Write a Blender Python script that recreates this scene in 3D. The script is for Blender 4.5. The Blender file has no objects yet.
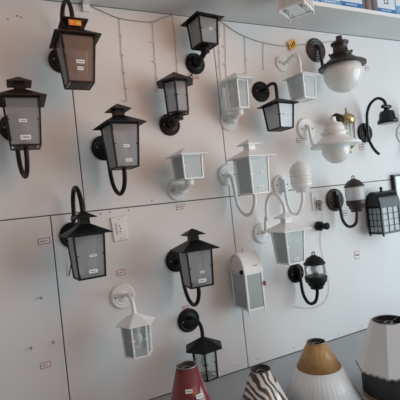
import bpy, math, random
from mathutils import Matrix, Vector
random.seed(7)
S = bpy.context.scene
COL = S.collection
PI = math.pi
rad = math.radians

# ------------------------------------------------------------------ camera
YAW, PITCH, ROLL = rad(25.74), rad(0.31), rad(6.17)
CAM = Vector((0, -1.75, 1.6))
Fw = Vector((math.sin(YAW)*math.cos(PITCH), math.cos(YAW)*math.cos(PITCH), math.sin(PITCH)))
R0 = Vector((math.cos(YAW), -math.sin(YAW), 0))
U0 = R0.cross(Fw)
Rt = math.cos(ROLL)*R0 - math.sin(ROLL)*U0
Up = math.sin(ROLL)*R0 + math.cos(ROLL)*U0
cd = bpy.data.cameras.new('camera')
cam = bpy.data.objects.new('camera', cd)
COL.objects.link(cam)
cd.sensor_width = 36; cd.lens = 36.0; cd.clip_start = 0.02
cam.matrix_world = Matrix(((Rt.x, Up.x, -Fw.x, CAM.x), (Rt.y, Up.y, -Fw.y, CAM.y), (Rt.z, Up.z, -Fw.z, CAM.z), (0, 0, 0, 1)))
S.camera = cam

# ------------------------------------------------------------------ world, lights, exposure
wd = bpy.data.worlds.new('world'); S.world = wd; wd.use_nodes = True
bg = wd.node_tree.nodes['Background']
bg.inputs[0].default_value = (1.0, 0.99, 0.98, 1); bg.inputs[1].default_value = 0.215
def area(name, loc, target, sx, sy, energy, color):
    l = bpy.data.lights.new(name, 'AREA'); l.shape = 'RECTANGLE'; l.size = sx; l.size_y = sy
    l.energy = energy; l.color = color
    o = bpy.data.objects.new(name, l); COL.objects.link(o); o.location = loc
    o.rotation_euler = (Vector(target)-Vector(loc)).to_track_quat('-Z', 'Y').to_euler()
    return o
area('daylight_window', (3.4, -2.6, 1.5), (0, -1.6, 1.5), 3.2, 2.2, 86, (0.80, 0.94, 1.0))
tl = area('warm_lamp', (1.2, -2.2, 2.7), (0.2, 0, 2.5), 1.2, 1.2, 5.2, (1.0, 0.36, 0.08)); tl.data.spread = rad(110)
S.view_settings.view_transform = 'Standard'; S.view_settings.look = 'None'
S.view_settings.gamma = 1.0; S.view_settings.use_curve_mapping = False
S.view_settings.exposure = 0.06

# ------------------------------------------------------------------ materials
def pmat(name, col, rough=0.5, metal=0.0, coat=0.0, noise=None, bump=0.0, spec=None):
    m = bpy.data.materials.new(name); m.use_nodes = True
    nt = m.node_tree; b = nt.nodes['Principled BSDF']
    b.inputs['Base Color'].default_value = (*col, 1)
    b.inputs['Roughness'].default_value = rough; b.inputs['Metallic'].default_value = metal
    b.inputs['Coat Weight'].default_value = coat; b.inputs['Coat Roughness'].default_value = 0.10
    if spec is not None: b.inputs['Specular IOR Level'].default_value = spec
    if noise:
        scale, col2, lo, hi = noise
        tc = nt.nodes.new('ShaderNodeTexCoord'); n = nt.nodes.new('ShaderNodeTexNoise')
        n.inputs['Scale'].default_value = scale; n.inputs['Detail'].default_value = 5
        r = nt.nodes.new('ShaderNodeValToRGB')
        r.color_ramp.elements[0].position = lo; r.color_ramp.elements[0].color = (*col, 1)
        r.color_ramp.elements[1].position = hi; r.color_ramp.elements[1].color = (*col2, 1)
        nt.links.new(tc.outputs['Object'], n.inputs['Vector'])
        nt.links.new(n.outputs['Fac'], r.inputs['Fac'])
        nt.links.new(r.outputs['Color'], b.inputs['Base Color'])
        if bump:
            bp = nt.nodes.new('ShaderNodeBump'); bp.inputs['Strength'].default_value = bump; bp.inputs['Distance'].default_value = 0.002
            nt.links.new(n.outputs['Fac'], bp.inputs['Height']); nt.links.new(bp.outputs['Normal'], b.inputs['Normal'])
    return m

def glass_mat(name, col, clear, trans):
    """sheet glass: part clear, part milky (scatters light both ways), with a gloss."""
    m = bpy.data.materials.new(name); m.use_nodes = True; nt = m.node_tree
    for n in list(nt.nodes): nt.nodes.remove(n)
    out = nt.nodes.new('ShaderNodeOutputMaterial')
    tr = nt.nodes.new('ShaderNodeBsdfTransparent'); tr.inputs[0].default_value = (*[0.6+0.4*c for c in col], 1)
    df = nt.nodes.new('ShaderNodeBsdfDiffuse'); df.inputs[0].default_value = (*col, 1)
    tl = nt.nodes.new('ShaderNodeBsdfTranslucent'); tl.inputs[0].default_value = (*col, 1)
    gl = nt.nodes.new('ShaderNodeBsdfGlossy'); gl.inputs['Roughness'].default_value = 0.25
    m1 = nt.nodes.new('ShaderNodeMixShader'); m1.inputs[0].default_value = trans
    m2 = nt.nodes.new('ShaderNodeMixShader'); m2.inputs[0].default_value = clear
    m3 = nt.nodes.new('ShaderNodeMixShader'); fr = nt.nodes.new('ShaderNodeFresnel'); fr.inputs['IOR'].default_value = 1.4
    L = nt.links.new
    L(df.outputs[0], m1.inputs[1]); L(tl.outputs[0], m1.inputs[2])
    L(m1.outputs[0], m2.inputs[1]); L(tr.outputs[0], m2.inputs[2])
    L(fr.outputs[0], m3.inputs[0]); L(m2.outputs[0], m3.inputs[1]); L(gl.outputs[0], m3.inputs[2])
    L(m3.outputs[0], out.inputs[0])
    return m

M_BOARD = pmat('white_wall_board', (0.74, 0.72, 0.715), 0.55, noise=(2.2, (0.79, 0.775, 0.77), 0.3, 0.75))
M_BACK = pmat('grey_plaster', (0.20, 0.20, 0.205), 0.9)
M_SHELF = pmat('shelf_laminate', (0.62, 0.63, 0.62), 0.5, noise=(3, (0.66, 0.67, 0.66), 0.3, 0.7))
M_COUNTER = pmat('grey_counter', (0.36, 0.37, 0.39), 0.45, noise=(6, (0.42, 0.43, 0.45), 0.3, 0.7))
M_FLOOR = pmat('floor_tile_grey', (0.35, 0.33, 0.31), 0.4, noise=(8, (0.42, 0.40, 0.38), 0.3, 0.7))
M_CEIL = pmat('ceiling_paint', (0.75, 0.75, 0.74), 0.8)
M_BROWN = pmat('dark_brown_metal', (0.018, 0.010, 0.008), 0.45, noise=(40, (0.028, 0.016, 0.012), 0.3, 0.7), spec=0.25)
M_BRONZE = pmat('dark_bronze_metal', (0.030, 0.018, 0.017), 0.38, noise=(40, (0.042, 0.025, 0.024), 0.3, 0.7))
M_BLACK = pmat('black_metal', (0.006, 0.006, 0.007), 0.45, noise=(60, (0.010, 0.010, 0.011), 0.3, 0.7), spec=0.22)
M_SLATE = pmat('gloss_black_metal', (0.006, 0.008, 0.011), 0.2, spec=0.4)
M_WHITE = pmat('white_metal', (0.85, 0.845, 0.84), 0.4, noise=(30, (0.88, 0.875, 0.87), 0.3, 0.7))
M_PLASTIC = pmat('white_plastic', (0.82, 0.81, 0.80), 0.35)
M_BRASS = pmat('brass', (0.50, 0.39, 0.20), 0.28, metal=1.0)
M_FROST = glass_mat('frosted_glass', (0.88, 0.89, 0.91), 0.55, 0.80)
M_FROST_DIM = glass_mat('dimmed_frosted_glass', (0.60, 0.54, 0.52), 0.58, 0.75)  # darker tint paints in the dim roof interior seen through the panes
M_FROSTW = glass_mat('pale_green_glass', (0.92, 0.97, 0.97), 0.56, 0.60)
M_CLEAR = glass_mat('clear_glass', (0.92, 0.96, 0.97), 0.82, 0.4)
M_JAR = glass_mat('jar_glass', (0.96, 0.97, 0.98), 0.15, 0.4)
M_OPAL = pmat('opal_glass', (0.80, 0.80, 0.78), 0.18, coat=0.3)
M_BULB = pmat('bulb_white', (0.86, 0.86, 0.85), 0.3)
M_PAPER = pmat('white_paper', (0.86, 0.85, 0.84), 0.8)
M_INK = pmat('grey_ink', (0.12, 0.12, 0.14), 0.8)
M_RED = pmat('red_print', (0.45, 0.12, 0.12), 0.8)
M_ORANGE = pmat('orange_tag', (0.85, 0.25, 0.03), 0.6)
M_YELLOW = pmat('yellow_tag', (0.85, 0.50, 0.10), 0.6)
M_CORD = pmat('grey_cord', (0.36, 0.32, 0.29), 0.6)
M_PALECORD = pmat('pale_cord', (0.50, 0.44, 0.41), 0.6)
M_BLUE = pmat('box_blue', (0.03, 0.17, 0.45), 0.4)
M_LBLUE = pmat('box_light_blue', (0.16, 0.38, 0.62), 0.4)
M_CARD = pmat('box_white', (0.72, 0.75, 0.80), 0.4)
M_GREYBOX = pmat('box_grey', (0.16, 0.16, 0.19), 0.4)
M_TAN = pmat('box_tan', (0.30, 0.24, 0.20), 0.4)
M_STEEL = pmat('steel', (0.35, 0.34, 0.33), 0.4, metal=0.8)
M_REDSHADE = pmat('red_shade_fabric', (0.135, 0.006, 0.010), 0.6, coat=1.0, noise=(14, (0.21, 0.009, 0.016), 0.3, 0.7), spec=0.2)
M_IVORY = pmat('white_shade_fabric', (0.90, 0.895, 0.905), 0.6, coat=0.4)
M_GOLD = pmat('gold_shade_fabric', (0.48, 0.25, 0.08), 0.5, coat=0.4, noise=(22, (0.62, 0.37, 0.15), 0.35, 0.7))
M_CHAR = pmat('charcoal_pleats', (0.055, 0.053, 0.058), 0.55)
M_TRIM = pmat('tan_trim', (0.34, 0.22, 0.12), 0.6)
M_INNER = pmat('shadowed_inside', (0.10, 0.088, 0.082), 0.8)  # dark colour paints in the shadow inside the open lampshades

def streaks(m, sc):
    nt = m.node_tree; mp = nt.nodes.new('ShaderNodeMapping'); mp.inputs['Scale'].default_value = sc
    tc = [n for n in nt.nodes if n.type == 'TEX_COORD'][0]; no = [n for n in nt.nodes if n.type == 'TEX_NOISE'][0]
    nt.links.new(tc.outputs['Object'], mp.inputs[0]); nt.links.new(mp.outputs[0], no.inputs['Vector'])
streaks(M_GOLD, (4, 4, 0.25))
M_REDSHADE.node_tree.nodes['Principled BSDF'].inputs['Coat IOR'].default_value = 1.6      # glossy plastic wrap
def zebra_mat():
    m = bpy.data.materials.new('zebra_print_fabric'); m.use_nodes = True; nt = m.node_tree
    b = nt.nodes['Principled BSDF']; b.inputs['Roughness'].default_value = 0.5; b.inputs['Coat Weight'].default_value = 1.0
    b.inputs['Coat Roughness'].default_value = 0.12; b.inputs['Coat IOR'].default_value = 1.6
    tc = nt.nodes.new('ShaderNodeTexCoord'); mp = nt.nodes.new('ShaderNodeMapping')
    mp.inputs['Rotation'].default_value = (0.3, 0.5, 0.4)
    wv = nt.nodes.new('ShaderNodeTexWave'); wv.inputs['Scale'].default_value = 14
    wv.inputs['Distortion'].default_value = 8; wv.inputs['Detail'].default_value = 1.0; wv.inputs['Detail Scale'].default_value = 1.1
    r = nt.nodes.new('ShaderNodeValToRGB'); r.color_ramp.interpolation = 'LINEAR'
    r.color_ramp.elements[0].position = 0.46; r.color_ramp.elements[0].color = (0.030, 0.016, 0.013, 1)
    r.color_ramp.elements[1].position = 0.54; r.color_ramp.elements[1].color = (0.76, 0.70, 0.66, 1)
    L = nt.links.new
    L(tc.outputs['Object'], mp.inputs[0]); L(mp.outputs[0], wv.inputs['Vector']); L(wv.outputs['Fac'], r.inputs[0]); L(r.outputs[0], b.inputs['Base Color'])
    return m
M_ZEBRA = zebra_mat()

# ------------------------------------------------------------------ mesh builder
class MB:
    def __init__(s): s.v = []; s.f = []; s.m = []; s.s = []
    def add(s, vs, fs, mat=0, smooth=False, M=None):
        o = len(s.v)
        for p in vs:
            p = Vector(p); s.v.append(tuple(M @ p if M else p))
        for q in fs: s.f.append(tuple(o+i for i in q)); s.m.append(mat); s.s.append(smooth)
        return s
    def box(s, c, d, mat=0, M=None):
        x, y, z = c; a, b, e = d[0]/2, d[1]/2, d[2]/2
        vs = [(x+i*a, y+j*b, z+k*e) for i in (-1, 1) for j in (-1, 1) for k in (-1, 1)]
        return s.add(vs, [(0, 1, 3, 2), (4, 6, 7, 5), (0, 4, 5, 1), (2, 3, 7, 6), (0, 2, 6, 4), (1, 5, 7, 3)], mat, False, M)
    def slab(s, q, t, mat=0, M=None):
        """a flat four-cornered sheet q thickened by t along its normal, both ways"""
        q = [Vector(p) for p in q]; n = (q[1]-q[0]).cross(q[3]-q[0]).normalized()*t/2
        return s.add([p-n for p in q]+[p+n for p in q], [(3, 2, 1, 0), (4, 5, 6, 7), (0, 1, 5, 4), (1, 2, 6, 5), (2, 3, 7, 6), (3, 0, 4, 7)], mat, False, M)
    def lathe(s, prof, n=24, mat=0, smooth=True, M=None, rot=0.0, cap=True, squash=None):
        vs = []; fs = []
        for r, z in prof:
            for k in range(n):
                a = rot+2*PI*k/n; vs.append((r*math.cos(a), r*math.sin(a), z))
        for i in range(len(prof)-1):
            for k in range(n):
                k2 = (k+1) % n; fs.append((i*n+k, i*n+k2, (i+1)*n+k2, (i+1)*n+k))
        s.add(vs, fs, mat, smooth, M)
        if cap:
            o = len(s.v)-len(vs)
            for i, rev in ((0, True), (len(prof)-1, False)):
                if prof[i][0] > 1e-4:
                    q = [o+i*n+k for k in range(n)]
                    s.f.append(tuple(reversed(q)) if rev else tuple(q)); s.m.append(mat); s.s.append(False)
        return s
    def tube(s, pts, r, n=8, mat=0, M=None, sub=5, closed=False):
        P = [Vector(p) for p in pts]
        if sub > 1 and len(P) > 2:
            Q = []
            for i in range(len(P)-1):
                a = P[max(i-1, 0)]; b = P[i]; c = P[i+1]; d = P[min(i+2, len(P)-1)]
                for k in range(sub):
                    t = k/sub
                    Q.append(0.5*((2*b)+(c-a)*t+(2*a-5*b+4*c-d)*t*t+(3*b-a-3*c+d)*t**3))
            Q.append(P[-1]); P = Q
        T = [(P[min(i+1, len(P)-1)]-P[max(i-1, 0)]).normalized() for i in range(len(P))]
        u = T[0].orthogonal().normalized(); vs = []; fs = []
        for i, p in enumerate(P):
            u = (u-T[i]*u.dot(T[i])).normalized(); w = T[i].cross(u)
            for k in range(n):
                a = 2*PI*k/n; vs.append(p+r*(math.cos(a)*u+math.sin(a)*w))
        for i in range(len(P)-1):
            for k in range(n):
                k2 = (k+1) % n; fs.append((i*n+k, i*n+k2, (i+1)*n+k2, (i+1)*n+k))
        fs.append(tuple(range(n-1, -1, -1))); fs.append(tuple((len(P)-1)*n+k for k in range(n)))
        return s.add(vs, fs, mat, n > 4, M)
    def ball(s, c, r, mat=0, n=14, M=None, zs=1.0):
        prof = [(max(1e-5, r*math.sin(PI*i/10)), -r*zs*math.cos(PI*i/10)) for i in range(11)]
        T = Matrix.Translation(c)
        return s.lathe(prof, n, mat, True, (M @ T) if M else T, cap=False)
    def build(s, name, mats, parent=None, loc=(0, 0, 0), label=None):
        me = bpy.data.meshes.new(name); me.from_pydata(s.v, [], s.f)
        for m in (mats if isinstance(mats, (list, tuple)) else [mats]): me.materials.append(m)
        me.polygons.foreach_set('material_index', s.m); me.polygons.foreach_set('use_smooth', s.s)
        me.update()
        o = bpy.data.objects.new(name, me); COL.objects.link(o); o.location = loc
        if parent: o.parent = parent
        if label: o['label'] = label
        return o

def tag(o, label, cat, group=None):
    o['label'] = label; o['category'] = cat
    if group: o['group'] = group
    return o
def empty(name, loc, label, cat, group=None):
    o = bpy.data.objects.new(name, None); COL.objects.link(o); o.location = loc; o.empty_display_size = 0.05
    return tag(o, label, cat, group)
def struct(o): o['kind'] = 'structure'; return o
TOWALL = Matrix.Rotation(PI/2, 4, 'X')          # local z of a turned shape points out of the wall (-y)

# ------------------------------------------------------------------ the setting
wall = struct(MB().box((0.6, 0.06, 1.5), (4.8, 0.08, 3.0)).build('wall_back', M_BACK))
def panel(x0, x1, z0, z1):
    g = 0.0022; b = 0.0015
    m = MB()
    x0 += g; x1 -= g; z0 += g; z1 -= g
    m.add([(x0, 0.02, z0), (x1, 0.02, z0), (x1, 0.02, z1), (x0, 0.02, z1), (x0, b, z0), (x1, b, z0), (x1, b, z1), (x0, b, z1),
           (x0+b, 0, z0+b), (x1-b, 0, z0+b), (x1-b, 0, z1-b), (x0+b, 0, z1-b)],
          [(0, 1, 2, 3), (0, 4, 5, 1), (1, 5, 6, 2), (2, 6, 7, 3), (3, 7, 4, 0), (4, 8, 9, 5), (5, 9, 10, 6), (6, 10, 11, 7), (7, 11, 8, 4), (8, 11, 10, 9)])
    return m.build('wall_panel', M_BOARD, wall)
MID = 1.612; BOT = 0.746
for x0, x1, z0, z1 in ((-1.8, 0.157, BOT, MID), (0.157, 1.012, BOT, MID), (1.012, 3.0, BOT, MID),
                       (-1.8, 0.298, MID, 2.515), (0.298, 1.012, MID, 2.515), (1.012, 3.0, MID, 2.515)):
    panel(x0, x1, z0, z1)
scr = MB().lathe([(0.0001, 0.0022), (0.0028, 0.0016), (0.0038, 0.0)], 8, M=TOWALL)
s0 = None
for x, z in ((0.361, 1.595), (0.403, 1.598), (0.486, 1.598), (0.954, 0.774), (1.072, 0.774), (1.302, 0.772), (1.809, 0.774),
             (1.625, 0.772), (2.098, 1.640), (1.783, 2.50), (0.60, 1.630), (0.76, 1.596), (0.125, 2.431), (0.111, 2.434), (0.076, 2.418)):
    if s0 is None: s0 = scr.build('screw', M_STEEL, wall); o = s0
    else: o = s0.copy(); COL.objects.link(o); o.parent = wall
    o.location = (x, 0, z)
struct(MB().box((0.6, -1.6, -0.05), (4.8, 3.4, 0.1)).build('floor', M_FLOOR))
struct(MB().box((0.6, -1.6, 3.05), (4.8, 3.4, 0.1)).build('ceiling', M_CEIL))

# high shelf with its supporting bracket
shelf = empty('wall_shelf', (0.6, 0, 2.515), 'long pale grey shelf board running along the top of the wall', 'shelf')
MB().box((0, -0.125, 0.009), (4.6, 0.25, 0.018)).build('shelf_board', M_SHELF, shelf)
MB().box((0, -0.2515, 0.009), (4.6, 0.003, 0.02)).build('edge_strip', M_PLASTIC, shelf, label='bright white edge strip')
m = MB().box((-0.208, -0.008, -0.012), (0.03, 0.016, 0.05)); m.box((-0.208, -0.10, -0.004), (0.03, 0.2, 0.008))
m.build('bracket', M_PLASTIC, shelf, label='white shelf bracket')

# counter under the wall
cnt = empty('display_counter', (0.9, -0.45, 0), 'grey counter top below the wall panels holding the lampshades', 'counter')
MB().box((0, 0.015, 0.725), (3.6, 0.87, 0.04)).build('counter_top', M_COUNTER, cnt)
MB().box((0, -0.35, 0.3525), (3.5, 0.03, 0.705)).build('front_panel', M_CARD, cnt)
for sx in (-1.74, 1.74): MB().box((sx, 0.03, 0.3525), (0.03, 0.72, 0.705)).build('side_panel', M_CARD, cnt)

# ------------------------------------------------------------------ lamp kit
def plate(root, mat, R=0.055, rings=2, name='backplate', T=0.012):
    pr = [(R*1.0, 0.0), (R, T*0.5), (R*0.95, T*0.8)]
    r = R*0.92
    for k in range(rings):
        pr += [(r, T*0.8), (r-R*0.05, T*1.15), (r-R*0.12, T*1.15), (r-R*0.17, T*0.8)]
        r -= R*0.22
    pr += [(r, T), (r*0.5, T*1.35), (0.0004, T*1.4)]
    m = MB().lathe(pr, 32, 0, True, TOWALL)
    for sx in (-1, 1):
        m.lathe([(0.004, T*0.7), (0.0035, T*1.5), (0.0003, T*1.6)], 8, 1, True, Matrix.Translation((sx*R*0.62, 0, 0)) @ TOWALL)
    return m.build(name, [mat, M_STEEL], root)

def bulb(body, z, up=True, r=0.019):
    s = 1 if up else -1
    m = MB().lathe([(0.013, 0), (0.013, s*0.03), (0.011, s*0.034), (0.0003, s*0.034)][::1 if up else -1], 12)
    m.build('lamp_holder', M_PLASTIC, body, (0, 0, z))
    b = MB().ball((0, 0, s*0.058), r, 0, 14, None, 1.2)
    b.lathe([(0.009, s*0.033), (0.012, s*0.042)][::1 if up else -1], 12)
    b.build('bulb', M_BULB, body, (0, 0, z))

def sticker(parent, c, u, v, w, h, rows=1, name='price_sticker_or_glint'):
    """small paper label, also used for a painted glint, centred on c, u and v its axes, with a row of tiny grey print"""
    c = Vector(c); u = Vector(u).normalized(); v = Vector(v).normalized(); n = u.cross(v)
    m = MB(); m.slab([c-u*w/2-v*h/2, c+u*w/2-v*h/2, c+u*w/2+v*h/2, c-u*w/2+v*h/2], 0.0008)
    for r in range(rows):
        cy = c+v*h*((r+0.5)/rows-0.5)+n*0.0006
        x = -0.36
        while x < 0.3:
            l = random.uniform(0.07, 0.16); a = cy+u*w*(x+l/2)
            m.slab([a-u*w*l/2-v*h*0.14, a+u*w*l/2-v*h*0.14, a+u*w*l/2+v*h*0.14, a-u*w*l/2+v*h*0.14], 0.0004, 1)
            x += l+0.06
    return m.build(name, [M_PAPER, M_INK], parent)

def lantern_body(root, off, rot, n, rt, rb, h, rim, roof_h, metal, glass, strut=0.007, chimney=None, stickers=(), bulb_up=True, has_bulb=True, tabs=True):
    """n-sided tapered lantern hung at off (centre of the roof rim); radii are corner radii. Returns the matrix of its frame."""
    M = Matrix.Translation(off) @ Matrix.Rotation(rot, 4, 'Z')
    a0 = -PI/2-PI/n
    def cor(k, r, z): a = a0+2*PI*k/n; return Vector((r*math.cos(a), r*math.sin(a), z))
    fr = MB()
    for k in range(n):
        A = cor(k, rt, 0); B = cor(k, rb, -h)
        fr.tube([A, B], strut*0.62, 4, 0, M, 1)
        for z, r in ((-0.004, rt-0.003), (-h, rb)):
            fr.tube([cor(k, r, z), cor(k+1, r, z)], strut*0.55, 4, 0, M, 1)
        if tabs:
            C1 = A.lerp(B, 0.48); nb = cor(k+1, rt, 0).lerp(cor(k+1, rb, -h), 0.48); pv = cor(k-1, rt, 0).lerp(cor(k-1, rb, -h), 0.48)
            for q in (nb, pv):
                d = (q-C1).normalized(); fr.box(C1+d*0.007, (0.005, 0.005, 0.004), 0, M)
    fr.build('frame', metal, root)
    for k in range(n):
        e = 0.06; A, B, Cc, D = cor(k, rb*0.985, -h+0.004), cor(k+1, rb*0.985, -h+0.004), cor(k+1, rt*0.985, -0.004), cor(k, rt*0.985, -0.004)
        A, B = A.lerp(B, e), B.lerp(A, e); D, Cc = D.lerp(Cc, e), Cc.lerp(D, e)
        MB().slab([A, B, Cc, D], 0.0018, 0, M).build('glass_pane', glass, root)
        for fk, u, v, w, hh, rows in stickers:
            if fk == k:
                c = A.lerp(B, u).lerp(D.lerp(Cc, u), v); uu = (B-A).normalized(); vv = ((D+Cc)-(A+B)).normalized(); nn = uu.cross(vv)
                c = c+nn*0.0016
                sticker(root, M @ c, M.to_3x3() @ uu, M.to_3x3() @ vv, w, hh, rows)
    rf = MB()
    top_r = chimney[0] if chimney else 0.006
    rf.lathe([(rim*0.2, 0.003), (rim, -0.003), (rim, 0.0), (top_r, roof_h), (top_r*0.9, roof_h+0.001)], n, 0, False, M, a0)
    rf.build('roof', metal, root)
    zt = roof_h
    if chimney:
        rn, hn, rc, hc = chimney
        ch = MB().lathe([(rn, roof_h-0.004), (rn*0.96, roof_h+hn), (rc, roof_h+hn-0.004), (rc, roof_h+hn-0.001), (0.007, roof_h+hn+hc), (0.005, roof_h+hn+hc+0.001)], n, 0, False, M, a0)
        ch.build('chimney_cap', metal, root); zt = roof_h+hn+hc
    if has_bulb:
        mb = MB()
        zb = -h+0.004 if bulb_up else -0.004
        s = 1 if bulb_up else -1
        o = M @ Vector((0, 0, zb))
        base = MB().box((0, 0, -h), (rb*1.1, rb*1.1, 0.004), 0, M); base.build('base_plate', metal, root)
        holder = MB().lathe([(0.014, 0), (0.014, s*0.035), (0.0003, s*0.036)], 12, 0, True, Matrix.Translation(o)).build('lamp_holder', M_PLASTIC, root)
        MB().ball((0, 0, s*0.062), 0.021, 0, 14, Matrix.Translation(o), 1.25).build('bulb', M_BULB, root)
    return M, zt

W2 = 1/math.sqrt(2)
def cap_lantern(label, plate_xz, body, rot, wt, wb, h, metal, glass, hook, stickers, rim=0.165, Rp=0.055, group=None, neck=0.027, capw=0.082, cap_h=0.022, neck_h=0.026):
    px, pz = plate_xz; bx, bd, bz = body
    root = empty('wall_lantern', (px, 0, pz), label, 'wall lamp', group)
    plate(root, metal, Rp)
    off = Vector((bx-px, -bd, bz-pz))
    M, zt = lantern_body(root, off, rad(rot), 4, wt*W2, wb*W2, h, rim*W2, 0.036, metal, glass, chimney=(neck/W2*0.72, neck_h, capw*W2, cap_h), stickers=stickers)
    dx = off.x; zb = off.z-h
    if hook:
        zc = off.z+zt
        pts = [(0, -0.012, 0.0), (0.0, -0.034, 0.015), (dx*0.1, -0.048, 0.08), (dx*0.2, -0.056, zc-0.03), (dx*0.3, -0.064, zc+0.045), (dx*0.5, -0.10, zc+0.092), (dx*0.8, -0.152, zc+0.088), (dx, -bd+0.008, zc+0.04), (dx, -bd, zc-0.004)]
    else:
        pts = [(0, -0.012, 0), (0, -0.034, -0.012), (dx*0.1, -0.046, -0.06), (dx*0.2, -0.058, zb-0.03), (dx*0.4, -0.085, zb-0.078), (dx*0.7, -0.128, zb-0.098), (dx*0.9, -0.172, zb-0.08), (dx, -bd+0.004, zb-0.04), (dx, -bd, zb+0.002)]
    MB().tube(pts, 0.0088, 10).build('arm', metal, root)
    return root, M, zt

F1 = lambda u, v, w=0.024, h=0.012, rows=1: (0, u, v, w, h, rows)
# ------------------------------------------------------------------ capped lanterns
r1, M1, z1 = cap_lantern('dark brown lantern with an orange tag under its cap, topmost on the left', (0.268, 2.259), (0.292, 0.20, 2.264), 1, 0.126, 0.092, 0.172, M_BROWN, M_FROST_DIM, True,
    [F1(0.52, 0.42, 0.030, 0.013), F1(0.50, 0.27, 0.022, 0.012)], rim=0.168, capw=0.098, neck=0.036, neck_h=0.032)
tg = MB(); tg.box((0, -0.0385, 0.052), (0.046, 0.003, 0.021), 0, M1); tg.box((0.012, -0.0403, 0.050), (0.018, 0.001, 0.012), 1, M1); tg.box((-0.012, -0.0403, 0.054), (0.014, 0.001, 0.005), 1, M1)
tg.build('tag', [M_ORANGE, M_YELLOW], r1, label='orange paper tag')
cap_lantern('dark brown lantern with two price stickers on a hooked arm below, at the left edge', (0.055, 1.975), (0.081, 0.20, 2.031), -1, 0.119, 0.096, 0.168, M_BROWN, M_FROST, False,
    [F1(0.48, 0.50, 0.026, 0.011), F1(0.52, 0.14, 0.034, 0.016)])
cap_lantern('black capped lantern with curled arm below, above the panel joint left of centre', (0.406, 1.881), (0.430, 0.20, 1.937), 6, 0.113, 0.088, 0.170, M_BLACK, M_FROST, False,
    [F1(0.50, 0.47, 0.024, 0.011), F1(0.58, 0.13, 0.028, 0.012)])
r4, _, _ = cap_lantern('black lantern hanging from a tall hook arm beside the left white socket', (0.238, 1.520), (0.254, 0.20, 1.529), 4, 0.112, 0.095, 0.162, M_BLACK, M_FROST, True,
    [F1(0.55, 0.13, 0.032, 0.013), F1(0.60, 0.50, 0.026, 0.008)])
MB().tube([(-0.012, -0.014, -0.035), (-0.014, -0.02, -0.08), (-0.025, -0.012, -0.13), (-0.034, -0.006, -0.165)], 0.0022, 6).build('cord', M_BLACK, r4, label='loose black cord end')
cap_lantern('black capped lantern with curled arm, alone in the middle of the lower panel', (0.689, 1.342), (0.696, 0.20, 1.407), -4, 0.110, 0.097, 0.154, M_BLACK, M_FROST, False,
    [F1(0.52, 0.14, 0.034, 0.015), F1(0.56, 0.38, 0.018, 0.009)])  # the smaller, upper sticker is a painted glint on the pane
cap_lantern('white capped lantern with curled arm, on the joint between the upper panels', (1.012, 1.721), (1.027, 0.20, 1.779), 8, 0.110, 0.098, 0.167, M_WHITE, M_FROSTW, False,
    [F1(0.5, 0.13, 0.034, 0.014), F1(0.60, 0.56, 0.016, 0.014)])
cap_lantern('white lantern hanging from a tall hook arm in front of a black jar lamp', (1.180, 1.405), (1.190, 0.20, 1.424), 1, 0.109, 0.090, 0.156, M_WHITE, M_FROSTW, True,
    [F1(0.50, 0.68, 0.024, 0.009), F1(0.5, 0.12, 0.026, 0.012)])

# ------------------------------------------------------------------ lanterns standing on an elbow
def elbow_lantern(label, plate_xz, body, rot, n, rt, rb, h, rim, roof_h, metal, glass, stickers=(), Rp=0.052, ball=False, tabs=True):
    px, pz = plate_xz; bx, bd, bz = body
    root = empty('wall_lantern', (px, 0, pz), label, 'wall lamp')
    plate(root, metal, Rp, rings=1)
    off = Vector((bx-px, -bd, bz-pz))
    lantern_body(root, off, rad(rot), n, rt, rb, h, rim, roof_h, metal, glass, stickers=stickers, tabs=tabs)
    zb = off.z-h
    m = MB().tube([(0, -0.012, 0), (0, -0.05, 0.0), (off.x*0.6, -bd*0.75, zb*0.2), (off.x, -bd, zb*0.55), (off.x, -bd, zb-0.002)], 0.013, 12)
    m.build('elbow', metal, root)
    c = MB().lathe([(0.021, zb-0.028), (0.021, zb-0.004), (0.017, zb+0.001)], 16, 0, True, Matrix.Translation((off.x, -bd, 0)))
    c.build('collar', metal, root)
    if ball: MB().ball((0, -0.045, 0), 0.026).build('ball_joint', metal, root)
    else: MB().lathe([(0.022, 0.012), (0.024, 0.045), (0.018, 0.062), (0.0004, 0.066)], 18, 0, True, TOWALL).build('knuckle', metal, root)
    return root
r6 = elbow_lantern('black lantern standing on a round plate, topmost, just under the shelf', (0.896, 2.279), (0.898, 0.115, 2.440), 6.6, 4, 0.102*W2, 0.087*W2, 0.121, 0.150*W2, 0.028, M_BLACK, M_FROST, [F1(0.62, 0.55, 0.016, 0.010)])
MB().tube([(-0.02, -0.014, -0.045), (-0.032, -0.012, -0.06), (-0.045, -0.008, -0.075), (-0.06, -0.006, -0.10)], 0.0035, 6).build('cord', M_BLACK, r6, label='short black supply cord')
elbow_lantern('dark brown six-sided lantern standing on a round plate, left of centre', (0.727, 1.979), (0.728, 0.112, 2.143), 6, 6, 0.058, 0.052, 0.138, 0.093, 0.048, M_BROWN, M_FROST, [(1, 0.42, 0.42, 0.018, 0.011, 1)])
elbow_lantern('small white lantern standing on a ball joint, above the centre panel joint', (0.732, 1.669), (0.733, 0.14, 1.812), 7, 4, 0.098*W2, 0.091*W2, 0.105, 0.138*W2, 0.036, M_WHITE, M_FROSTW, (), ball=True)
elbow_lantern('white six-sided lantern on a ball joint, left of the black arm lantern', (1.053, 1.995), (1.050, 0.112, 2.158), 3, 6, 0.058, 0.052, 0.134, 0.090, 0.044, M_WHITE, M_FROSTW, (), ball=True)

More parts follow.
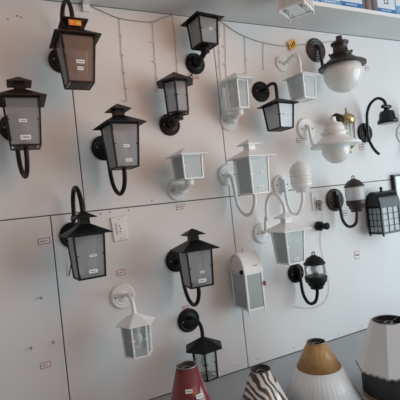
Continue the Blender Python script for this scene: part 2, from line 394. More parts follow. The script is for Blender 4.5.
# ------------------------------------------------------------------ lanterns hanging from a short arm
def arm_lantern(label, plate_xz, body, rot, n, rt, rb, h, rim, roof_h, metal, glass, pts, stickers=(), Rp=0.055, rings=2, bulb_up=False):
    px, pz = plate_xz; bx, bd, bz = body
    root = empty('wall_lantern', (px, 0, pz), label, 'wall lamp')
    plate(root, metal, Rp, rings)
    off = Vector((bx-px, -bd, bz-pz))
    lantern_body(root, off, rad(rot), n, rt, rb, h, rim, roof_h, metal, glass, stickers=stickers, bulb_up=bulb_up)
    top = Vector((off.x, off.y, off.z+roof_h))
    MB().tube([Vector(p) for p in pts]+[top+Vector((0, 0.001, 0.012)), top-Vector((0, 0, 0.004))], 0.0085, 10).build('arm', metal, root)
    return root
arm_lantern('black lantern with bright panes hanging from a short bent arm', (1.268, 2.149), (1.262, 0.142, 2.041), 8, 4, 0.106*W2, 0.087*W2, 0.122, 0.150*W2, 0.034, M_BLACK, M_FROST,
    [(0, -0.012, 0), (0, -0.05, 0.006), (-0.001, -0.095, 0.012), (-0.004, -0.132, 0.0), (-0.006, -0.142, -0.03)], rings=3, stickers=[F1(0.35, 0.55, 0.014, 0.010)])
arm_lantern('white lantern hanging from a short bent arm, left of the brown globe lamp', (1.432, 2.310), (1.430, 0.142, 2.187), 10, 4, 0.102*W2, 0.084*W2, 0.117, 0.138*W2, 0.020, M_WHITE, M_FROSTW,
    [(0, -0.012, -0.012), (0, -0.05, 0.0), (-0.001, -0.095, 0.008), (-0.002, -0.130, -0.006), (-0.002, -0.142, -0.045)], rings=1, Rp=0.046)
arm_lantern('black six-sided lantern hanging below its round plate, behind the red lampshade', (0.716, 1.054), (0.713, 0.150, 0.972), 6, 6, 0.056, 0.052, 0.130, 0.090, 0.042, M_BLACK, M_CLEAR,
    [(0, -0.012, 0.01), (0, -0.05, 0.02), (0, -0.10, 0.02), (-0.001, -0.14, 0.0), (-0.003, -0.150, -0.03)], rings=1)
arm_lantern('white six-sided lantern hanging below its round plate, bottom left of centre', (0.418, 1.227), (0.410, 0.200, 1.160), -3, 6, 0.057, 0.053, 0.124, 0.080, 0.036, M_WHITE, M_CLEAR,
    [(0, -0.012, 0.0), (-0.002, -0.07, 0.018), (-0.005, -0.14, 0.022), (-0.007, -0.185, 0.004), (-0.008, -0.199, -0.02)])

# ------------------------------------------------------------------ coach lanterns with a barrel top
def coach(root, cx, y0, y1, w, zs, hb, metal, glass, grid=None, wall_fixed=True, M=None, rise=1.38):
    """box from y0 (back) to y1 (front), width w, springing at zs, body height hb; arched sides, curved top"""
    t = 0.0115 if metal is M_SLATE else 0.009; x0, x1 = cx-w/2, cx+w/2; yc = (y0+y1)/2; R = abs(y1-y0)/2
    fr = MB()
    for x in (x0+t/2, x1-t/2):
        for y in (y0-t/2, y1+t/2):
            fr.box((x, y, zs-hb/2), (t, t, hb), 0, M); fr.box((x, y, zs-hb-0.006), (t*0.8, t*0.8, 0.012), 0, M)
    for z in (zs, zs-hb+t/2):
        for y in (y0-t/2, y1+t/2): fr.box((cx, y, z), (w+0.004, t, t), 0, M)
        for x in (x0+t/2, x1-t/2): fr.box((x, yc, z), (t, 2*R+0.004, t), 0, M)
    fr.build('frame', metal, root)
    n = 24; arc = lambda r, i: (yc+r*math.cos(PI*i/n), zs+rise*r*math.sin(PI*i/n))
    tp = MB(); v = []; f = []
    for i in range(n+1):
        for x in (x0-0.003, x1+0.003):
            for r in (R+0.003, R-0.004):
                y, z = arc(r, i); v.append((x, y, z))
    for i in range(n):
        a, b = 4*i, 4*i+4
        f += [(a, b, b+2, a+2), (a+1, a+3, b+3, b+1), (a, a+1, b+1, b), (a+2, b+2, b+3, a+3)]
    f += [(0, 2, 3, 1), (4*n, 4*n+1, 4*n+3, 4*n+2)]
    tp.add(v, f, 0, False, M); tp.build('barrel_roof', metal, root)
    for x, sg in ((x0+0.001, -1), (x1-0.001, 1)):
        pts = [arc(R-0.004, i) for i in range(n+1)]
        a = MB(); a.add([(x-0.001, y, z) for y, z in pts]+[(x+0.001, y, z) for y, z in pts], [tuple(range(n+1)), tuple(range(2*n+1, n, -1))]+[(i, i+n+1, i+n+2, i+1) for i in range(n)], 0, False, M)
        a.build('arched_end', glass if metal is M_WHITE else metal, root)
        rb = MB()
        rb.tube([(x+sg*0.003,)+arc(R-0.002, i) for i in range(n+1)], 0.004, 5, 0, M, 1)
        rb.build('arch_rib', metal, root)
    for nm, q in (('front', [(x0+t, y1+t/2, zs-hb+t), (x1-t, y1+t/2, zs-hb+t), (x1-t, y1+t/2, zs-t/2), (x0+t, y1+t/2, zs-t/2)]),
                  ('left', [(x0+t/2, y0-t, zs-hb+t), (x0+t/2, y1+t, zs-hb+t), (x0+t/2, y1+t, zs-t/2), (x0+t/2, y0-t, zs-t/2)]),
                  ('right', [(x1-t/2, y1+t, zs-hb+t), (x1-t/2, y0-t, zs-hb+t), (x1-t/2, y0-t, zs-t/2), (x1-t/2, y1+t, zs-t/2)])):
        p = MB().slab(q, 0.0018, 0, M).build('glass_pane', glass, root)
        if grid:
            nc, nr = grid; q = [Vector(a) for a in q]; g = MB(); nn = (q[1]-q[0]).cross(q[3]-q[0]).normalized()*0.003
            for i in range(1, nc): g.tube([q[0].lerp(q[1], i/nc)+nn, q[3].lerp(q[2], i/nc)+nn], 0.0022, 4, 0, M, 1)
            for j in range(1, nr): g.tube([q[0].lerp(q[3], j/nr)+nn, q[1].lerp(q[2], j/nr)+nn], 0.0022, 4, 0, M, 1)
            g.build('glazing_bars', metal, p)
    MB().box((cx, y0+0.004, zs-hb*0.35), (w*0.8, 0.022 if wall_fixed else 0.006, hb*0.9), 0, M).build('backplate', metal, root)
    k = MB().lathe([(0.014, -0.004), (0.012, 0.004), (0.006, 0.009), (0.009, 0.016), (0.010, 0.022), (0.0004, 0.032)], 12, 0, True, (M or Matrix()) @ Matrix.Translation((cx, yc, zs+rise*R)))
    k.build('finial', metal, root)
    MB().lathe([(0.013, 0), (0.013, 0.035), (0.0003, 0.036)], 12, 0, True, (M or Matrix()) @ Matrix.Translation((cx, yc, zs-hb+0.008))).build('lamp_holder', M_PLASTIC, root)
    MB().ball((cx, yc, zs-hb+0.072), 0.022, 0, 14, M, 1.3).build('bulb', M_BULB, root)
    MB().box((cx, yc, zs-hb+0.006), (0.05, abs(y1-y0)-0.004, 0.004), 0, M).build('cross_bar', metal, root)

rc = empty('coach_lantern', (1.006, 0, 1.157), 'white box lantern with an arched barrel top, below the white curled-arm lantern', 'wall lamp')
coach(rc, 0, -0.02, -0.155, 0.098, 0.086, 0.172, M_WHITE, M_FROSTW)
MB().box((0.012, -0.1515, 0.120), (0.026, 0.004, 0.006), 0, Matrix.Translation((0, 0, 0))).build('slot', M_INK, rc, label='dark vent slot')
MB().lathe([(0.011, -0.003), (0.011, 0.004), (0.0003, 0.005)], 12, 0, True, Matrix.Translation((-0.052, -0.128, 0.094)) @ Matrix.Rotation(-PI/2, 4, 'Y')).build('hole_plug', M_BLACK, rc, label='black round plug on the arched end')
MB().box((0.052, -0.16, 0.03), (0.006, 0.012, 0.02)).build('latch', M_RED, rc, label='dark red latch tag')
rb_ = empty('coach_lantern', (2.006, 0, 1.389), 'gloss black box lantern with arched barrel top and gridded panes, at the right', 'wall lamp')
coach(rb_, 0, -0.02, -0.125, 0.160, 0.070, 0.158, M_SLATE, M_FROSTW, grid=(3, 4), rise=1.65)
# white lantern in front of the shelf, hung on a cord from the ceiling
rh = empty('hanging_lantern', (1.257, -0.350, 2.40), 'white gridded box lantern hanging in front of the shelf at the top of the picture', 'lantern')
coach(rh, 0, 0.068, -0.068, 0.122, 0.205, 0.193, M_WHITE, M_JAR, grid=(3, 4), wall_fixed=False, M=Matrix.Rotation(rad(-60), 4, 'Z'))
MB().tube([(0, 0, 0.325), (0, 0, 0.60)], 0.002, 6, 0, None, 1).build('hanging_cord', M_PALECORD, rh)

# ------------------------------------------------------------------ station globe lamps with a wide brim
def globe_lamp(label, plate_xz, body, R, rg, gz, metal, prof, arm_pts, Rp):
    px, pz = plate_xz; bx, bd, bz = body
    root = empty('globe_wall_lamp', (px, 0, pz), label, 'wall lamp')
    plate(root, metal, Rp, rings=3)
    T = Matrix.Translation((bx-px, -bd, bz-pz))
    MB().lathe(prof, 36, 0, True, T).build('brim_hood', metal, root)
    g = MB(); pr = []
    for i in range(15):
        a = PI*i/14*0.62
        pr.append((max(1e-4, rg*math.sin(a)), gz-rg*math.cos(a)))
    g.lathe(pr, 32, 0, True, T, cap=False); g.build('globe', M_OPAL, root, label='milky white glass globe')
    MB().tube(arm_pts, 0.009, 10).build('arm', metal, root)
    return root, T
def hood(R, a, b, c, top):
    return [(R*0.80, -0.004), (R, -0.008), (R*1.0, 0.002), (R*0.93, 0.008), (R*0.72, 0.020), (R*0.52, 0.040), (a, 0.050), (a, 0.056), (a+0.010, 0.058), (a+0.010, 0.064), (a-0.004, 0.067),
            (b, 0.075), (b*0.93, top-0.052), (c, top-0.050), (c+0.002, top-0.040), (c-0.012, top-0.036), (0.018, top-0.028), (0.015, top-0.012), (0.017, top-0.006), (0.0004, top)]
r18, T18 = globe_lamp('large dark brown globe lamp with wide brim, hung just under the shelf', (1.684, 2.400), (1.685, 0.180, 2.246), 0.123, 0.101, -0.042, M_BRONZE, hood(0.123, 0.048, 0.039, 0.045, 0.165),
    [(0, -0.012, 0.02), (0, -0.032, 0.0), (0, -0.038, -0.06), (0, -0.045, -0.12), (0, -0.075, -0.145), (0, -0.11, -0.135), (0.001, -0.14, -0.115)], 0.070)
kn = MB()
for k in range(6):
    a = 2*PI*k/6+0.3; kn.ball((0.056*math.cos(a), 0.056*math.sin(a), 0.070), 0.007, 0, 8, T18)
kn.build('stud_ring', M_BRONZE, r18)
globe_lamp('white globe lamp with wide white brim, in front of the brass lantern', (1.546, 1.945), (1.551, 0.205, 1.820), 0.126, 0.071, -0.026, M_WHITE, hood(0.126, 0.056, 0.053, 0.043, 0.148),
    [(0, -0.012, 0.02), (0, -0.03, 0.0), (0, -0.036, -0.05), (0, -0.05, -0.10), (0, -0.09, -0.122), (0.002, -0.13, -0.105), (0.003, -0.17, -0.09)], 0.062)

# ------------------------------------------------------------------ jar lamps on a U pipe
def jar_lamp(label, plate_xz, bx, bd, z_dome, glass_h, Rd, Rg, Rb, base_h, metal, ribbed, u_drop, Rp, glass=M_JAR, dome_h=0.045):
    px, pz = plate_xz
    root = empty('jar_wall_lamp', (px, 0, pz), label, 'wall lamp')
    plate(root, metal, Rp, rings=1)
    dx = bx-px; T = Matrix.Translation((dx, -bd, z_dome-pz))
    d = MB().lathe([(Rd, 0), (Rd*1.03, 0.004), (Rd*0.97, 0.010), (Rd*0.90, 0.012), (Rd*0.84, 0.022), (Rd*0.72, 0.026), (Rd*0.62, 0.034), (Rd*0.45, 0.037), (Rd*0.25, dome_h), (0.0004, dome_h)], 28, 0, True, T)
    d.build('dome_cap', metal, root)
    rg = MB(); rp = [(0.009*math.cos(a), 0, dome_h+0.008+0.009*math.sin(a)) for a in [2*PI*k/14 for k in range(15)]]
    rg.tube(rp, 0.0028, 6, 0, T, 1); rg.build('ring', metal, root)
    pr = []
    nr = 4
    if ribbed:
        for i in range(41):
            t = i/40; pr.append((Rg*(0.96+0.09*abs(math.sin(PI*t*nr))), -glass_h*t))
    else:
        pr = [(Rg*0.97, 0), (Rg*1.02, -glass_h*0.15), (Rg*1.04, -glass_h*0.5), (Rg*1.0, -glass_h*0.85), (Rg*0.9, -glass_h)]
    MB().lathe(pr[::-1], 28, 0, True, T, cap=False).build('glass_jar', glass, root)
    zb = -glass_h
    b = MB().lathe([(0.010, zb-base_h), (Rb*0.80, zb-base_h), (Rb*0.86, zb-base_h*0.72), (Rb*1.05, zb-base_h*0.68), (Rb*1.08, zb-base_h*0.45), (Rb*1.32, zb-base_h*0.40), (Rb*1.40, zb-base_h*0.05), (Rb*1.40, zb+0.006), (Rb*1.2, zb+0.006), (0.0004, zb+0.004)], 28, 0, True, T)
    b.build('base_cup', metal, root)
    MB().lathe([(0.015, zb+0.004), (0.015, zb+0.022), (0.0003, zb+0.023)], 12, 0, True, T).build('lamp_holder', M_BLACK if metal is not M_WHITE else M_PLASTIC, root)
    MB().ball((0, 0, zb+0.044), 0.021, 0, 14, T, 1.1).build('bulb', M_BULB, root)
    zB = z_dome-pz-glass_h-base_h
    MB().tube([(0, -0.014, 0.03), (0, -0.030, 0.02), (0, -0.034, -0.02), (dx*0.1, -0.036, zB*0.6), (dx*0.2, -0.042, zB-u_drop*0.45), (dx*0.4, -0.065, zB-u_drop*0.90), (dx*0.6, -0.095, zB-u_drop), (dx*0.9, -0.128, zB-u_drop*0.8), (dx, -bd+0.003, zB-u_drop*0.35), (dx, -bd, zB+0.003)], 0.0085, 10).build('arm', metal, root)
    for sz in (1,):
        MB().box((0, -0.022, 0.0), (0.020, 0.018, Rp*1.5)).build('mounting_bar', metal, root)
    return root
jar_lamp('white ribbed jar lamp with a domed cap and curled pipe, right of centre', (1.332, 1.645), 1.340, 0.160, 1.706, 0.068, 0.052, 0.052, 0.036, 0.044, M_WHITE, True, 0.112, 0.054, glass=M_OPAL)
jar_lamp('dark brown jar lamp with a ring on its dome, left of the black coach lantern', (1.703, 1.529), 1.713, 0.145, 1.592, 0.078, 0.053, 0.049, 0.036, 0.058, M_BRONZE, False, 0.082, 0.066)
jar_lamp('black jar lamp half behind the white hook-arm lantern', (1.368, 1.163), 1.375, 0.150, 1.224, 0.066, 0.054, 0.050, 0.040, 0.058, M_BLACK, False, 0.088, 0.052, glass=M_CLEAR)

# ------------------------------------------------------------------ gooseneck spot lamps
def gooseneck(label, x, z, metal, Rp=0.060, bell=True):
    root = empty('gooseneck_lamp', (x, 0, z), label, 'wall lamp')
    plate(root, metal, Rp, rings=3)
    MB().tube([(0, -0.088, -0.143), (0, -0.072, -0.130), (0, -0.050, -0.100), (0, -0.028, -0.050), (0, -0.024, 0.0), (0, -0.028, 0.06), (0, -0.036, 0.115), (0, -0.066, 0.162), (0, -0.116, 0.180), (0, -0.155, 0.160), (0, -0.171, 0.127)], 0.0085, 12).build('pipe', metal, root)
    MB().box((0, -0.018, 0.0), (0.024, 0.016, 0.05)).build('pipe_clamp', metal, root)
    j = MB().lathe([(0.009, -0.034), (0.011, -0.030), (0.011, 0.030), (0.009, 0.034)], 14, 0, True, Matrix.Translation((0, -0.172, 0.117)) @ Matrix.Rotation(PI/2, 4, 'Y'))
    j.build('swivel_joint', metal, root)
    T = Matrix.Translation((0, -0.170, 0.0))
    b = MB().lathe([(0.030, 0.022), (0.054, 0.022), (0.055, 0.034), (0.044, 0.052), (0.041, 0.078), (0.036, 0.090), (0.014, 0.098), (0.012, 0.112), (0.0004, 0.113)], 28, 0, True, T)
    b.build('lamp_cup', metal, root)
    return root
gooseneck('black gooseneck lamp with a small bell cup, right of the white globe lamp', 2.004, 1.913, M_SLATE)
gooseneck('white gooseneck lamp cut off by the right edge of the picture', 2.345, 1.895, M_WHITE, 0.062)

# ------------------------------------------------------------------ brass and glass lantern behind the white globe lamp
bl = empty('brass_lantern', (1.757, 0, 1.893), 'small brass and clear glass lantern half hidden behind the white globe lamp', 'wall lamp')
plate(bl, M_BRASS, 0.045, rings=1)
T = Matrix.Translation((0.008, -0.10, 0.0))
MB().lathe([(0.040, 0.055), (0.040, 0.085), (0.036, 0.100), (0.022, 0.112), (0.010, 0.116), (0.006, 0.130), (0.009, 0.136), (0.0004, 0.150)], 24, 0, True, T).build('dome_cap', M_BRASS, bl)
MB().lathe([(0.032, -0.055), (0.032, 0.056)], 24, 0, True, T, cap=False).build('glass_cylinder', M_CLEAR, bl)
m = MB()
for k in range(6):
    a = 2*PI*k/6; m.tube([(0.034*math.cos(a), 0.034*math.sin(a), -0.058), (0.034*math.cos(a), 0.034*math.sin(a), 0.058)], 0.0022, 5, 0, T, 1)
m.build('guard_rods', M_BRASS, bl)
MB().lathe([(0.0004, -0.112), (0.009, -0.100), (0.007, -0.088), (0.020, -0.076), (0.036, -0.066), (0.036, -0.054), (0.0004, -0.054)], 24, 0, True, T).build('base_cup', M_BRASS, bl)
MB().lathe([(0.013, -0.054), (0.013, -0.02), (0.0003, -0.019)], 12, 0, True, T).build('lamp_holder', M_PLASTIC, bl)
MB().tube([(0, -0.012, 0.02), (0.002, -0.045, 0.035), (0.008, -0.066, 0.066)], 0.006, 8).build('arm', M_BRASS, bl)
hk = MB().lathe([(0.0004, 0.062), (0.034, 0.062), (0.040, 0.070), (0.030, 0.110), (0.0004, 0.125)], 20, 0, True, Matrix.Translation((-0.045, -0.075, 0.0)))
hk.build('dark_hood', M_BROWN, bl, label='dark brown bell hood beside the brass dome')

# ------------------------------------------------------------------ bulkhead lamp cut by the right edge
bk = empty('bulkhead_lamp', (2.268, 0, 1.545), 'black-framed wall light with a white diffuser at the right edge', 'wall lamp')
m = MB()
for sx in (-1, 1): m.box((sx*0.073, -0.013, 0), (0.012, 0.026, 0.19))
for sz in (-1, 1): m.box((0, -0.013, sz*0.089), (0.134, 0.026, 0.012))
m.build('frame', M_SLATE, bk)
MB().box((0, -0.012, 0), (0.134, 0.022, 0.166)).build('diffuser', M_OPAL, bk)

# ------------------------------------------------------------------ sockets, plugs and cords
def outlet(name, label, x, z, w, h, tilt):
    o = empty(name, (x, 0, z), label, 'socket'); o.rotation_euler = (0, rad(tilt), 0)
    m = MB(); b = 0.004
    m.add([(-w/2, 0, -h/2), (w/2, 0, -h/2), (w/2, 0, h/2), (-w/2, 0, h/2), (-w/2+b, -0.009, -h/2+b), (w/2-b, -0.009, -h/2+b), (w/2-b, -0.009, h/2-b), (-w/2+b, -0.009, h/2-b)],
          [(0, 1, 2, 3), (0, 4, 5, 1), (1, 5, 6, 2), (2, 6, 7, 3), (3, 7, 4, 0), (4, 7, 6, 5)])
    m.build('cover_plate', M_PLASTIC, o)
    return o
o1 = outlet('wall_socket', 'white wall socket plate beside the black hook-arm lantern', 0.435, 1.522, 0.068, 0.110, -3)
MB().box((0, -0.0105, 0), (0.026, 0.005, 0.050)).build('outlet_module', M_PLASTIC, o1)
for dz in (-0.013, 0, 0.013): MB().lathe([(0.0035, 0.013), (0.0003, 0.0136)], 8, 0, False, Matrix.Translation((0.004 if dz == 0 else 0, 0, dz)) @ TOWALL).build('hole', M_INK, o1)
for dz in (-0.042, 0.042): MB().lathe([(0.003, 0.009), (0.0003, 0.0102)], 8, 0, False, Matrix.Translation((0, 0, dz)) @ TOWALL).build('screw', M_STEEL, o1)
o2 = outlet('wall_socket', 'white wall socket plate with a plug in it, left of the brown jar lamp', 1.561, 1.537, 0.066, 0.105, 0)
MB().box((0, -0.0105, 0), (0.026, 0.005, 0.050)).build('outlet_module', M_PLASTIC, o2)
pg = MB(); pg.lathe([(0.016, 0.012), (0.017, 0.028), (0.011, 0.040), (0.0003, 0.042)], 14, 0, True, Matrix.Translation((0.004, 0, -0.012)) @ TOWALL)
pl = tag(pg.build('power_plug', M_STEEL, None, (1.561, 0, 1.537)), 'grey power plug pushed into the right socket plate', 'plug')
MB().lathe([(0.009, 0), (0.012, 0.008), (0.010, 0.026), (0.0003, 0.028)], 12, 0, True, Matrix.Translation((0.004, -0.028, -0.055))).build('strain_relief', M_STEEL, pl)
ls = empty('lamp_socket', (1.560, 0, 1.395), 'small black lamp holder stuck on the wall under the right socket plate', 'lamp holder')
MB().lathe([(0.026, 0), (0.027, 0.018), (0.022, 0.030), (0.018, 0.032)], 20, 0, True, TOWALL).build('holder_body', M_BLACK, ls)
MB().lathe([(0.017, 0.030), (0.016, 0.062), (0.019, 0.064), (0.019, 0.072), (0.0003, 0.073)], 18, 0, True, TOWALL).build('holder_neck', M_BLACK, ls)
cw = MB().tube([(1.565, -0.03, 1.480), (1.584, -0.015, 1.44), (1.590, -0.006, 1.398), (1.560, -0.004, 1.316), (1.570, -0.004, 1.19), (1.588, -0.004, 1.057), (1.552, -0.004, 0.978), (1.475, -0.004, 0.955), (1.40, -0.004, 0.965), (1.33, -0.004, 0.99)], 0.0009, 6)
tag(cw.build('looped_cord', M_GREYBOX), 'thin grey cord looping down the wall from the right plug', 'cord')

# ------------------------------------------------------------------ fairy-light strings along the top
def string(label, main, drops):
    o = empty('string_lights', (main[0][0], 0, main[0][1]), label, 'string lights')
    ox, oz = main[0]; y = -0.005
    MB().tube([(x-ox, y, z-oz) for x, z in main], 0.0019, 6).build('main_wire', M_CORD, o)
    b0 = None
    for P in drops:
        n = 9; pts = []
        (xa, za), (xb, zb) = P[0], P[-1]
        MB().tube([(x-ox, y+0.001, z-oz) for x, z in P], 0.0013, 5).build('drop_wire', M_PALECORD, o)
        k = max(2, int(abs(zb-za)/0.075))
        for i in range(1, k+1):
            t = i/k*(len(P)-1); j = min(int(t), len(P)-2); t -= j
            x = P[j][0]+(P[j+1][0]-P[j][0])*t; z = P[j][1]+(P[j+1][1]-P[j][1])*t
            if b0 is None:
                b0 = MB().lathe([(0.0004, 0), (0.0026, 0.002), (0.0026, 0.012), (0.0014, 0.014), (0.0004, 0.022)], 6).build('bulb', M_PLASTIC, o); c = b0
            else:
                c = b0.copy(); COL.objects.link(c); c.parent = o
            c.location = (x-ox, -0.0075, z-oz); c.rotation_euler = (0, random.choice((-1, 1))*random.uniform(1.0, 1.5), 0)
    return o
string('grey fairy-light string sagging along the wall at the upper left', [(0.388, 2.518), (0.471, 2.487), (0.532, 2.468), (0.616, 2.462), (0.694, 2.466), (0.747, 2.490), (0.802, 2.510)],
       [[(0.536, 2.466), (0.531, 2.323), (0.529, 2.186), (0.532, 2.086)], [(0.694, 2.464), (0.689, 2.334), (0.686, 2.216), (0.677, 2.135)], [(0.800, 2.508), (0.800, 2.366), (0.793, 2.20)]])
string('grey fairy-light string sagging along the wall towards the yellow tag', [(1.060, 2.512), (1.149, 2.460), (1.238, 2.431), (1.319, 2.416), (1.431, 2.407), (1.509, 2.414), (1.61, 2.429), (1.75, 2.45), (1.92, 2.48)],
       [[(1.062, 2.508), (1.040, 2.37), (1.033, 2.24), (1.028, 2.113)], [(1.090, 2.492), (1.072, 2.309), (1.065, 2.216)], [(1.205, 2.441), (1.192, 2.316), (1.189, 2.242)], [(1.319, 2.416), (1.305, 2.33), (1.300, 2.268)]])
yt = MB().slab([(-0.030, -0.014, -0.026), (0.026, -0.012, -0.020), (0.030, -0.012, 0.026), (-0.026, -0.014, 0.020)], 0.002)
for k in range(3): yt.box((-0.014+0.014*k, -0.0150, 0.004*(k-1)), (0.006, 0.001, 0.024), 1)
tag(yt.build('paper_tag', [M_YELLOW, M_BROWN], None, (1.509, 0, 2.416)), 'crumpled yellow-orange paper tag hung on the fairy-light wire', 'tag').rotation_euler = (0, rad(-24), 0)

# ------------------------------------------------------------------ price stickers on the wall
def wall_sticker(x, z, w, h, tilt, label):
    m = MB().box((0, -0.0006, 0), (w, 0.0012, h), 1)
    m.box((0, -0.0013, 0), (w-0.0055, 0.0008, h-0.0055), 0)
    xx = -0.32
    while xx < 0.26:
        l = random.uniform(0.08, 0.16); m.box((w*(xx+l/2), -0.0018, 0), (w*l, 0.0006, h*0.24), 2); xx += l+0.06
    o = m.build('wall_price_sticker', [M_PAPER, M_RED, M_INK], None, (x, 0, z)); o.rotation_euler = (0, rad(tilt), 0)
    tag(o, label, 'sticker', 'red-bordered price stickers on the wall')
for a in ((0.123, 1.511, 0.046, 0.024, -4, 'red-bordered price sticker left of the black hook-arm lantern'),
          (0.079, 1.016, 0.040, 0.022, -3, 'red-bordered price sticker low on the left wall panel'),
          (0.422, 1.330, 0.038, 0.024, -6, 'red-bordered price sticker above the white hanging six-sided lantern'),
          (0.733, 1.588, 0.036, 0.024, -4, 'red-bordered price sticker below the small white ball-joint lantern'),
          (0.892, 2.212, 0.034, 0.016, 0, 'red-bordered price sticker below the topmost black lantern'),
          (0.708, 1.116, 0.034, 0.014, 0, 'red-bordered price sticker just above the plate of the lowest black lantern'),
          (1.831, 1.189, 0.040, 0.046, 0, 'tall red-bordered price sticker low on the right under the black box lantern'),
          (1.772, 1.445, 0.034, 0.032, 0, 'red-bordered price sticker inside the curve of the brown jar lamp'),
          (1.961, 1.828, 0.034, 0.034, 0, 'red-bordered price sticker left of the black gooseneck pipe end'),
          (1.488, 1.882, 0.034, 0.024, 0, 'red-bordered price sticker beside the plate of the white globe lamp'),
          (2.088, 2.318, 0.034, 0.030, 0, 'red-bordered price sticker right of the brown globe lamp')):
    wall_sticker(*a)
def nail(x, z, label):
    m = MB().lathe([(0.0016, 0), (0.0016, 0.014), (0.0042, 0.0145), (0.0042, 0.017), (0.0003, 0.0175)], 8, 0, True, TOWALL @ Matrix.Rotation(rad(12), 4, 'X'))
    tag(m.build('nail', M_STEEL, None, (x, 0, z)), label, 'nail', 'nails in the lower left panel')
nail(0.089, 1.289, 'uppermost nail in the lower left panel'); nail(0.034, 1.102, 'left one of two low nails in the left panel'); nail(0.117, 1.104, 'right one of two low nails in the left panel')

# ------------------------------------------------------------------ packed goods on the shelf
def carton(name, x0, x1, h, mats, label, band=0.03, y=-0.20, d=0.09, cat='box'):
    o = empty(name, ((x0+x1)/2, y, 2.533), label, cat, 'goods packed on the high shelf'); w = x1-x0-0.004
    MB().box((0, 0, h/2), (w, d, h)).build('carton', mats[0], o)
    b = MB().box((0, -d/2-0.0006, band/2+0.004), (w*0.99, 0.0012, band), 0)
    x = -0.30
    while x < 0.22:
        l = random.uniform(0.05, 0.12); b.box((w*(x+l/2), -d/2-0.0015, band*0.55+0.004), (w*l, 0.0006, band*0.22), 1); x += l+0.03
    b.build('printed_band', [mats[1], M_CARD], o)
    return o
carton('bulb_box', 1.455, 1.510, 0.14, (M_BLUE, M_LBLUE), 'blue box at the left end of the shelf goods, beside the hanging lantern')
carton('bulb_box', 1.515, 1.655, 0.15, (M_CARD, M_LBLUE), 'white box with a blue lower band, second on the shelf', 0.022)
carton('bulb_box', 1.660, 1.815, 0.15, (M_CARD, M_BLUE), 'white box with a darker blue lower band, third on the shelf', 0.026)
g = empty('wrapped_bundle', (1.872, -0.20, 2.533), 'dark grey shrink-wrapped bundle between white boxes on the shelf', 'package', 'goods packed on the high shelf')
for k, dx in enumerate((-0.026, 0.026)):
    MB().lathe([(0.024, 0), (0.026, 0.01), (0.026, 0.09), (0.014, 0.12), (0.012, 0.14), (0.0003, 0.142)], 16, 0, True, Matrix.Translation((dx, 0, 0))).build('bottle', (M_GREYBOX, M_TAN)[k], g)
c4 = carton('bulb_box', 1.930, 2.075, 0.15, (M_CARD, M_BLUE), 'white box with a printed square symbol, near the right end of the shelf', 0.022)
sy = MB()
for i in range(3):
    for j in range(3):
        if (i, j) != (1, 1): sy.box(((i-1)*0.014, -0.0458, 0.072+(j-1)*0.014), (0.008, 0.0012, 0.008))
sy.build('printed_symbol', M_INK, c4)
carton('bulb_box', 2.080, 2.20, 0.15, (M_CARD, M_LBLUE), 'blue and white box cut off by the right edge, last on the shelf', 0.05)

# ------------------------------------------------------------------ lampshades on the counter
def shade_shell(prof, n, rot=0.0, ripple=None, t=0.002, smooth=True):
    """hollow shade: outer wall along prof, inner wall back, open at top and bottom; ripple = (count, depth) pleats"""
    m = MB(); vs = []; full = list(prof)+[(r-t, z) for r, z in reversed(prof)]
    for r, z in full:
        for k in range(n):
            a = rot+2*PI*k/n; rr = r
            if ripple: rr = r*(1+ripple[1]*math.cos(ripple[0]*a))
            vs.append((rr*math.cos(a), rr*math.sin(a), z))
    np_ = len(prof); L = len(full); fs = [((i % L)*n+k, (i % L)*n+(k+1) % n, ((i+1) % L)*n+(k+1) % n, ((i+1) % L)*n+k) for i in range(L) for k in range(n)]
    m.add(vs, fs, 0, smooth)
    for i in range(L):
        if np_ <= i < L-1:
            for k in range(n): m.m[i*n+k] = 1          # the inner wall takes the second material
    return m
def ring(root, R, z, mat, name, r=0.0025):
    MB().tube([(R*math.cos(2*PI*k/32), R*math.sin(2*PI*k/32), z) for k in range(33)], r, 6, 0, None, 1).build(name, mat, root)
def fitter(root, R, z):
    m = MB()
    for k in range(3):
        a = 2*PI*k/3; m.tube([(0.014*math.cos(a), 0.014*math.sin(a), z-0.010), (R*math.cos(a), R*math.sin(a), z-0.003)], 0.0012, 5, 0, None, 1)
    m.tube([(0.015*math.cos(2*PI*k/16), 0.015*math.sin(2*PI*k/16), z-0.010) for k in range(17)], 0.0022, 5, 0, None, 1)
    m.build('fitter', M_STEEL, root)
CT = 0.745
# red
h = 0.285; sh = empty('lampshade', (0.518, -0.42, CT), 'tall red cone lampshade with two price stickers', 'lampshade')
shade_shell([(0.120, 0.0), (0.036, h)], 48).build('shade', [M_REDSHADE, M_INNER], sh)
ring(sh, 0.0355, h, M_STEEL, 'top_ring'); ring(sh, 0.1195, 0.003, M_STEEL, 'bottom_ring'); fitter(sh, 0.034, h)
for ang, z, w in ((-112, 0.218, 0.024), (-80, 0.196, 0.026)):
    a = rad(ang); k = (0.120-0.036)/h; r = 0.120-k*z+0.0012
    n = Vector((math.cos(a), math.sin(a), k)).normalized(); u = Vector((-math.sin(a), math.cos(a), 0)); v = n.cross(u)
    sticker(sh, Vector((r*math.cos(a), r*math.sin(a), z)), u, v, w, 0.013)
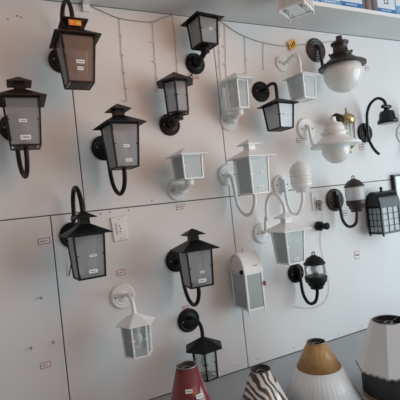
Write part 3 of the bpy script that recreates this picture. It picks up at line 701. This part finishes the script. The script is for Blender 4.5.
# zebra
h = 0.203; sh = empty('lampshade', (0.803, -0.45, CT), 'small cone lampshade in black and white zebra print', 'lampshade')
shade_shell([(0.118, 0.0), (0.103, 0.05), (0.036, h)], 48).build('shade', [M_ZEBRA, M_INNER], sh)
ring(sh, 0.0355, h, M_CHAR, 'top_ring'); ring(sh, 0.1175, 0.003, M_CHAR, 'bottom_ring'); fitter(sh, 0.034, h)
# white and gold
h = 0.232; sh = empty('lampshade', (1.090, -0.44, CT), 'wide white pleated lampshade with a gold-brown upper band', 'lampshade')
rr = lambda z: 0.156-(0.156-0.037)*(z/h)
zm = h*0.57
shade_shell([(rr(0), 0.0), (rr(zm), zm)], 120, 0, (40, 0.006)).build('shade', [M_IVORY, M_INNER], sh)
shade_shell([(rr(zm)+0.001, zm), (rr(h), h)], 120, 0, (40, 0.006)).build('gold_band', [M_GOLD, M_INNER], sh, label='gold-brown satin upper band')
ring(sh, 0.0365, h, M_STEEL, 'top_ring'); ring(sh, 0.1555, 0.003, M_STEEL, 'bottom_ring'); fitter(sh, 0.037, h)
# white octagonal with charcoal skirt
sh = empty('lampshade', (1.352, -0.585, CT), 'tall eight-sided white lampshade with a charcoal pleated skirt', 'lampshade')
h = 0.295; zs = 0.110
shade_shell([(0.145, zs), (0.068, h)], 8, rad(22.5+10), None, 0.003, False).build('shade', [M_IVORY, M_INNER], sh)
shade_shell([(0.126, 0.0), (0.124, zs-0.006), (0.118, zs+0.02)], 144, 0, (48, 0.010)).build('pleated_skirt', [M_CHAR, M_CHAR], sh, label='charcoal pleated skirt')
m = MB(); pts = []
for k in range(97):
    a = 2*PI*k/96; e = (a-rad(32.5)) % (PI/4)-PI/8; r = 0.1455*math.cos(PI/8)/math.cos(e)
    pts.append((r*math.cos(a), r*math.sin(a), zs+0.003*math.sin(k*PI/1.5)))
m.tube(pts, 0.0035, 5, 0, None, 1); m.build('ruffle_trim', M_CORD, sh, label='grey ruffled braid')
shade_shell([(0.1278, 0.0), (0.1276, 0.012)], 48).build('bottom_trim', [M_TRIM, M_TRIM], sh, label='tan braid at the bottom')
ring(sh, 0.062, h, M_STEEL, 'top_ring'); fitter(sh, 0.060, h)
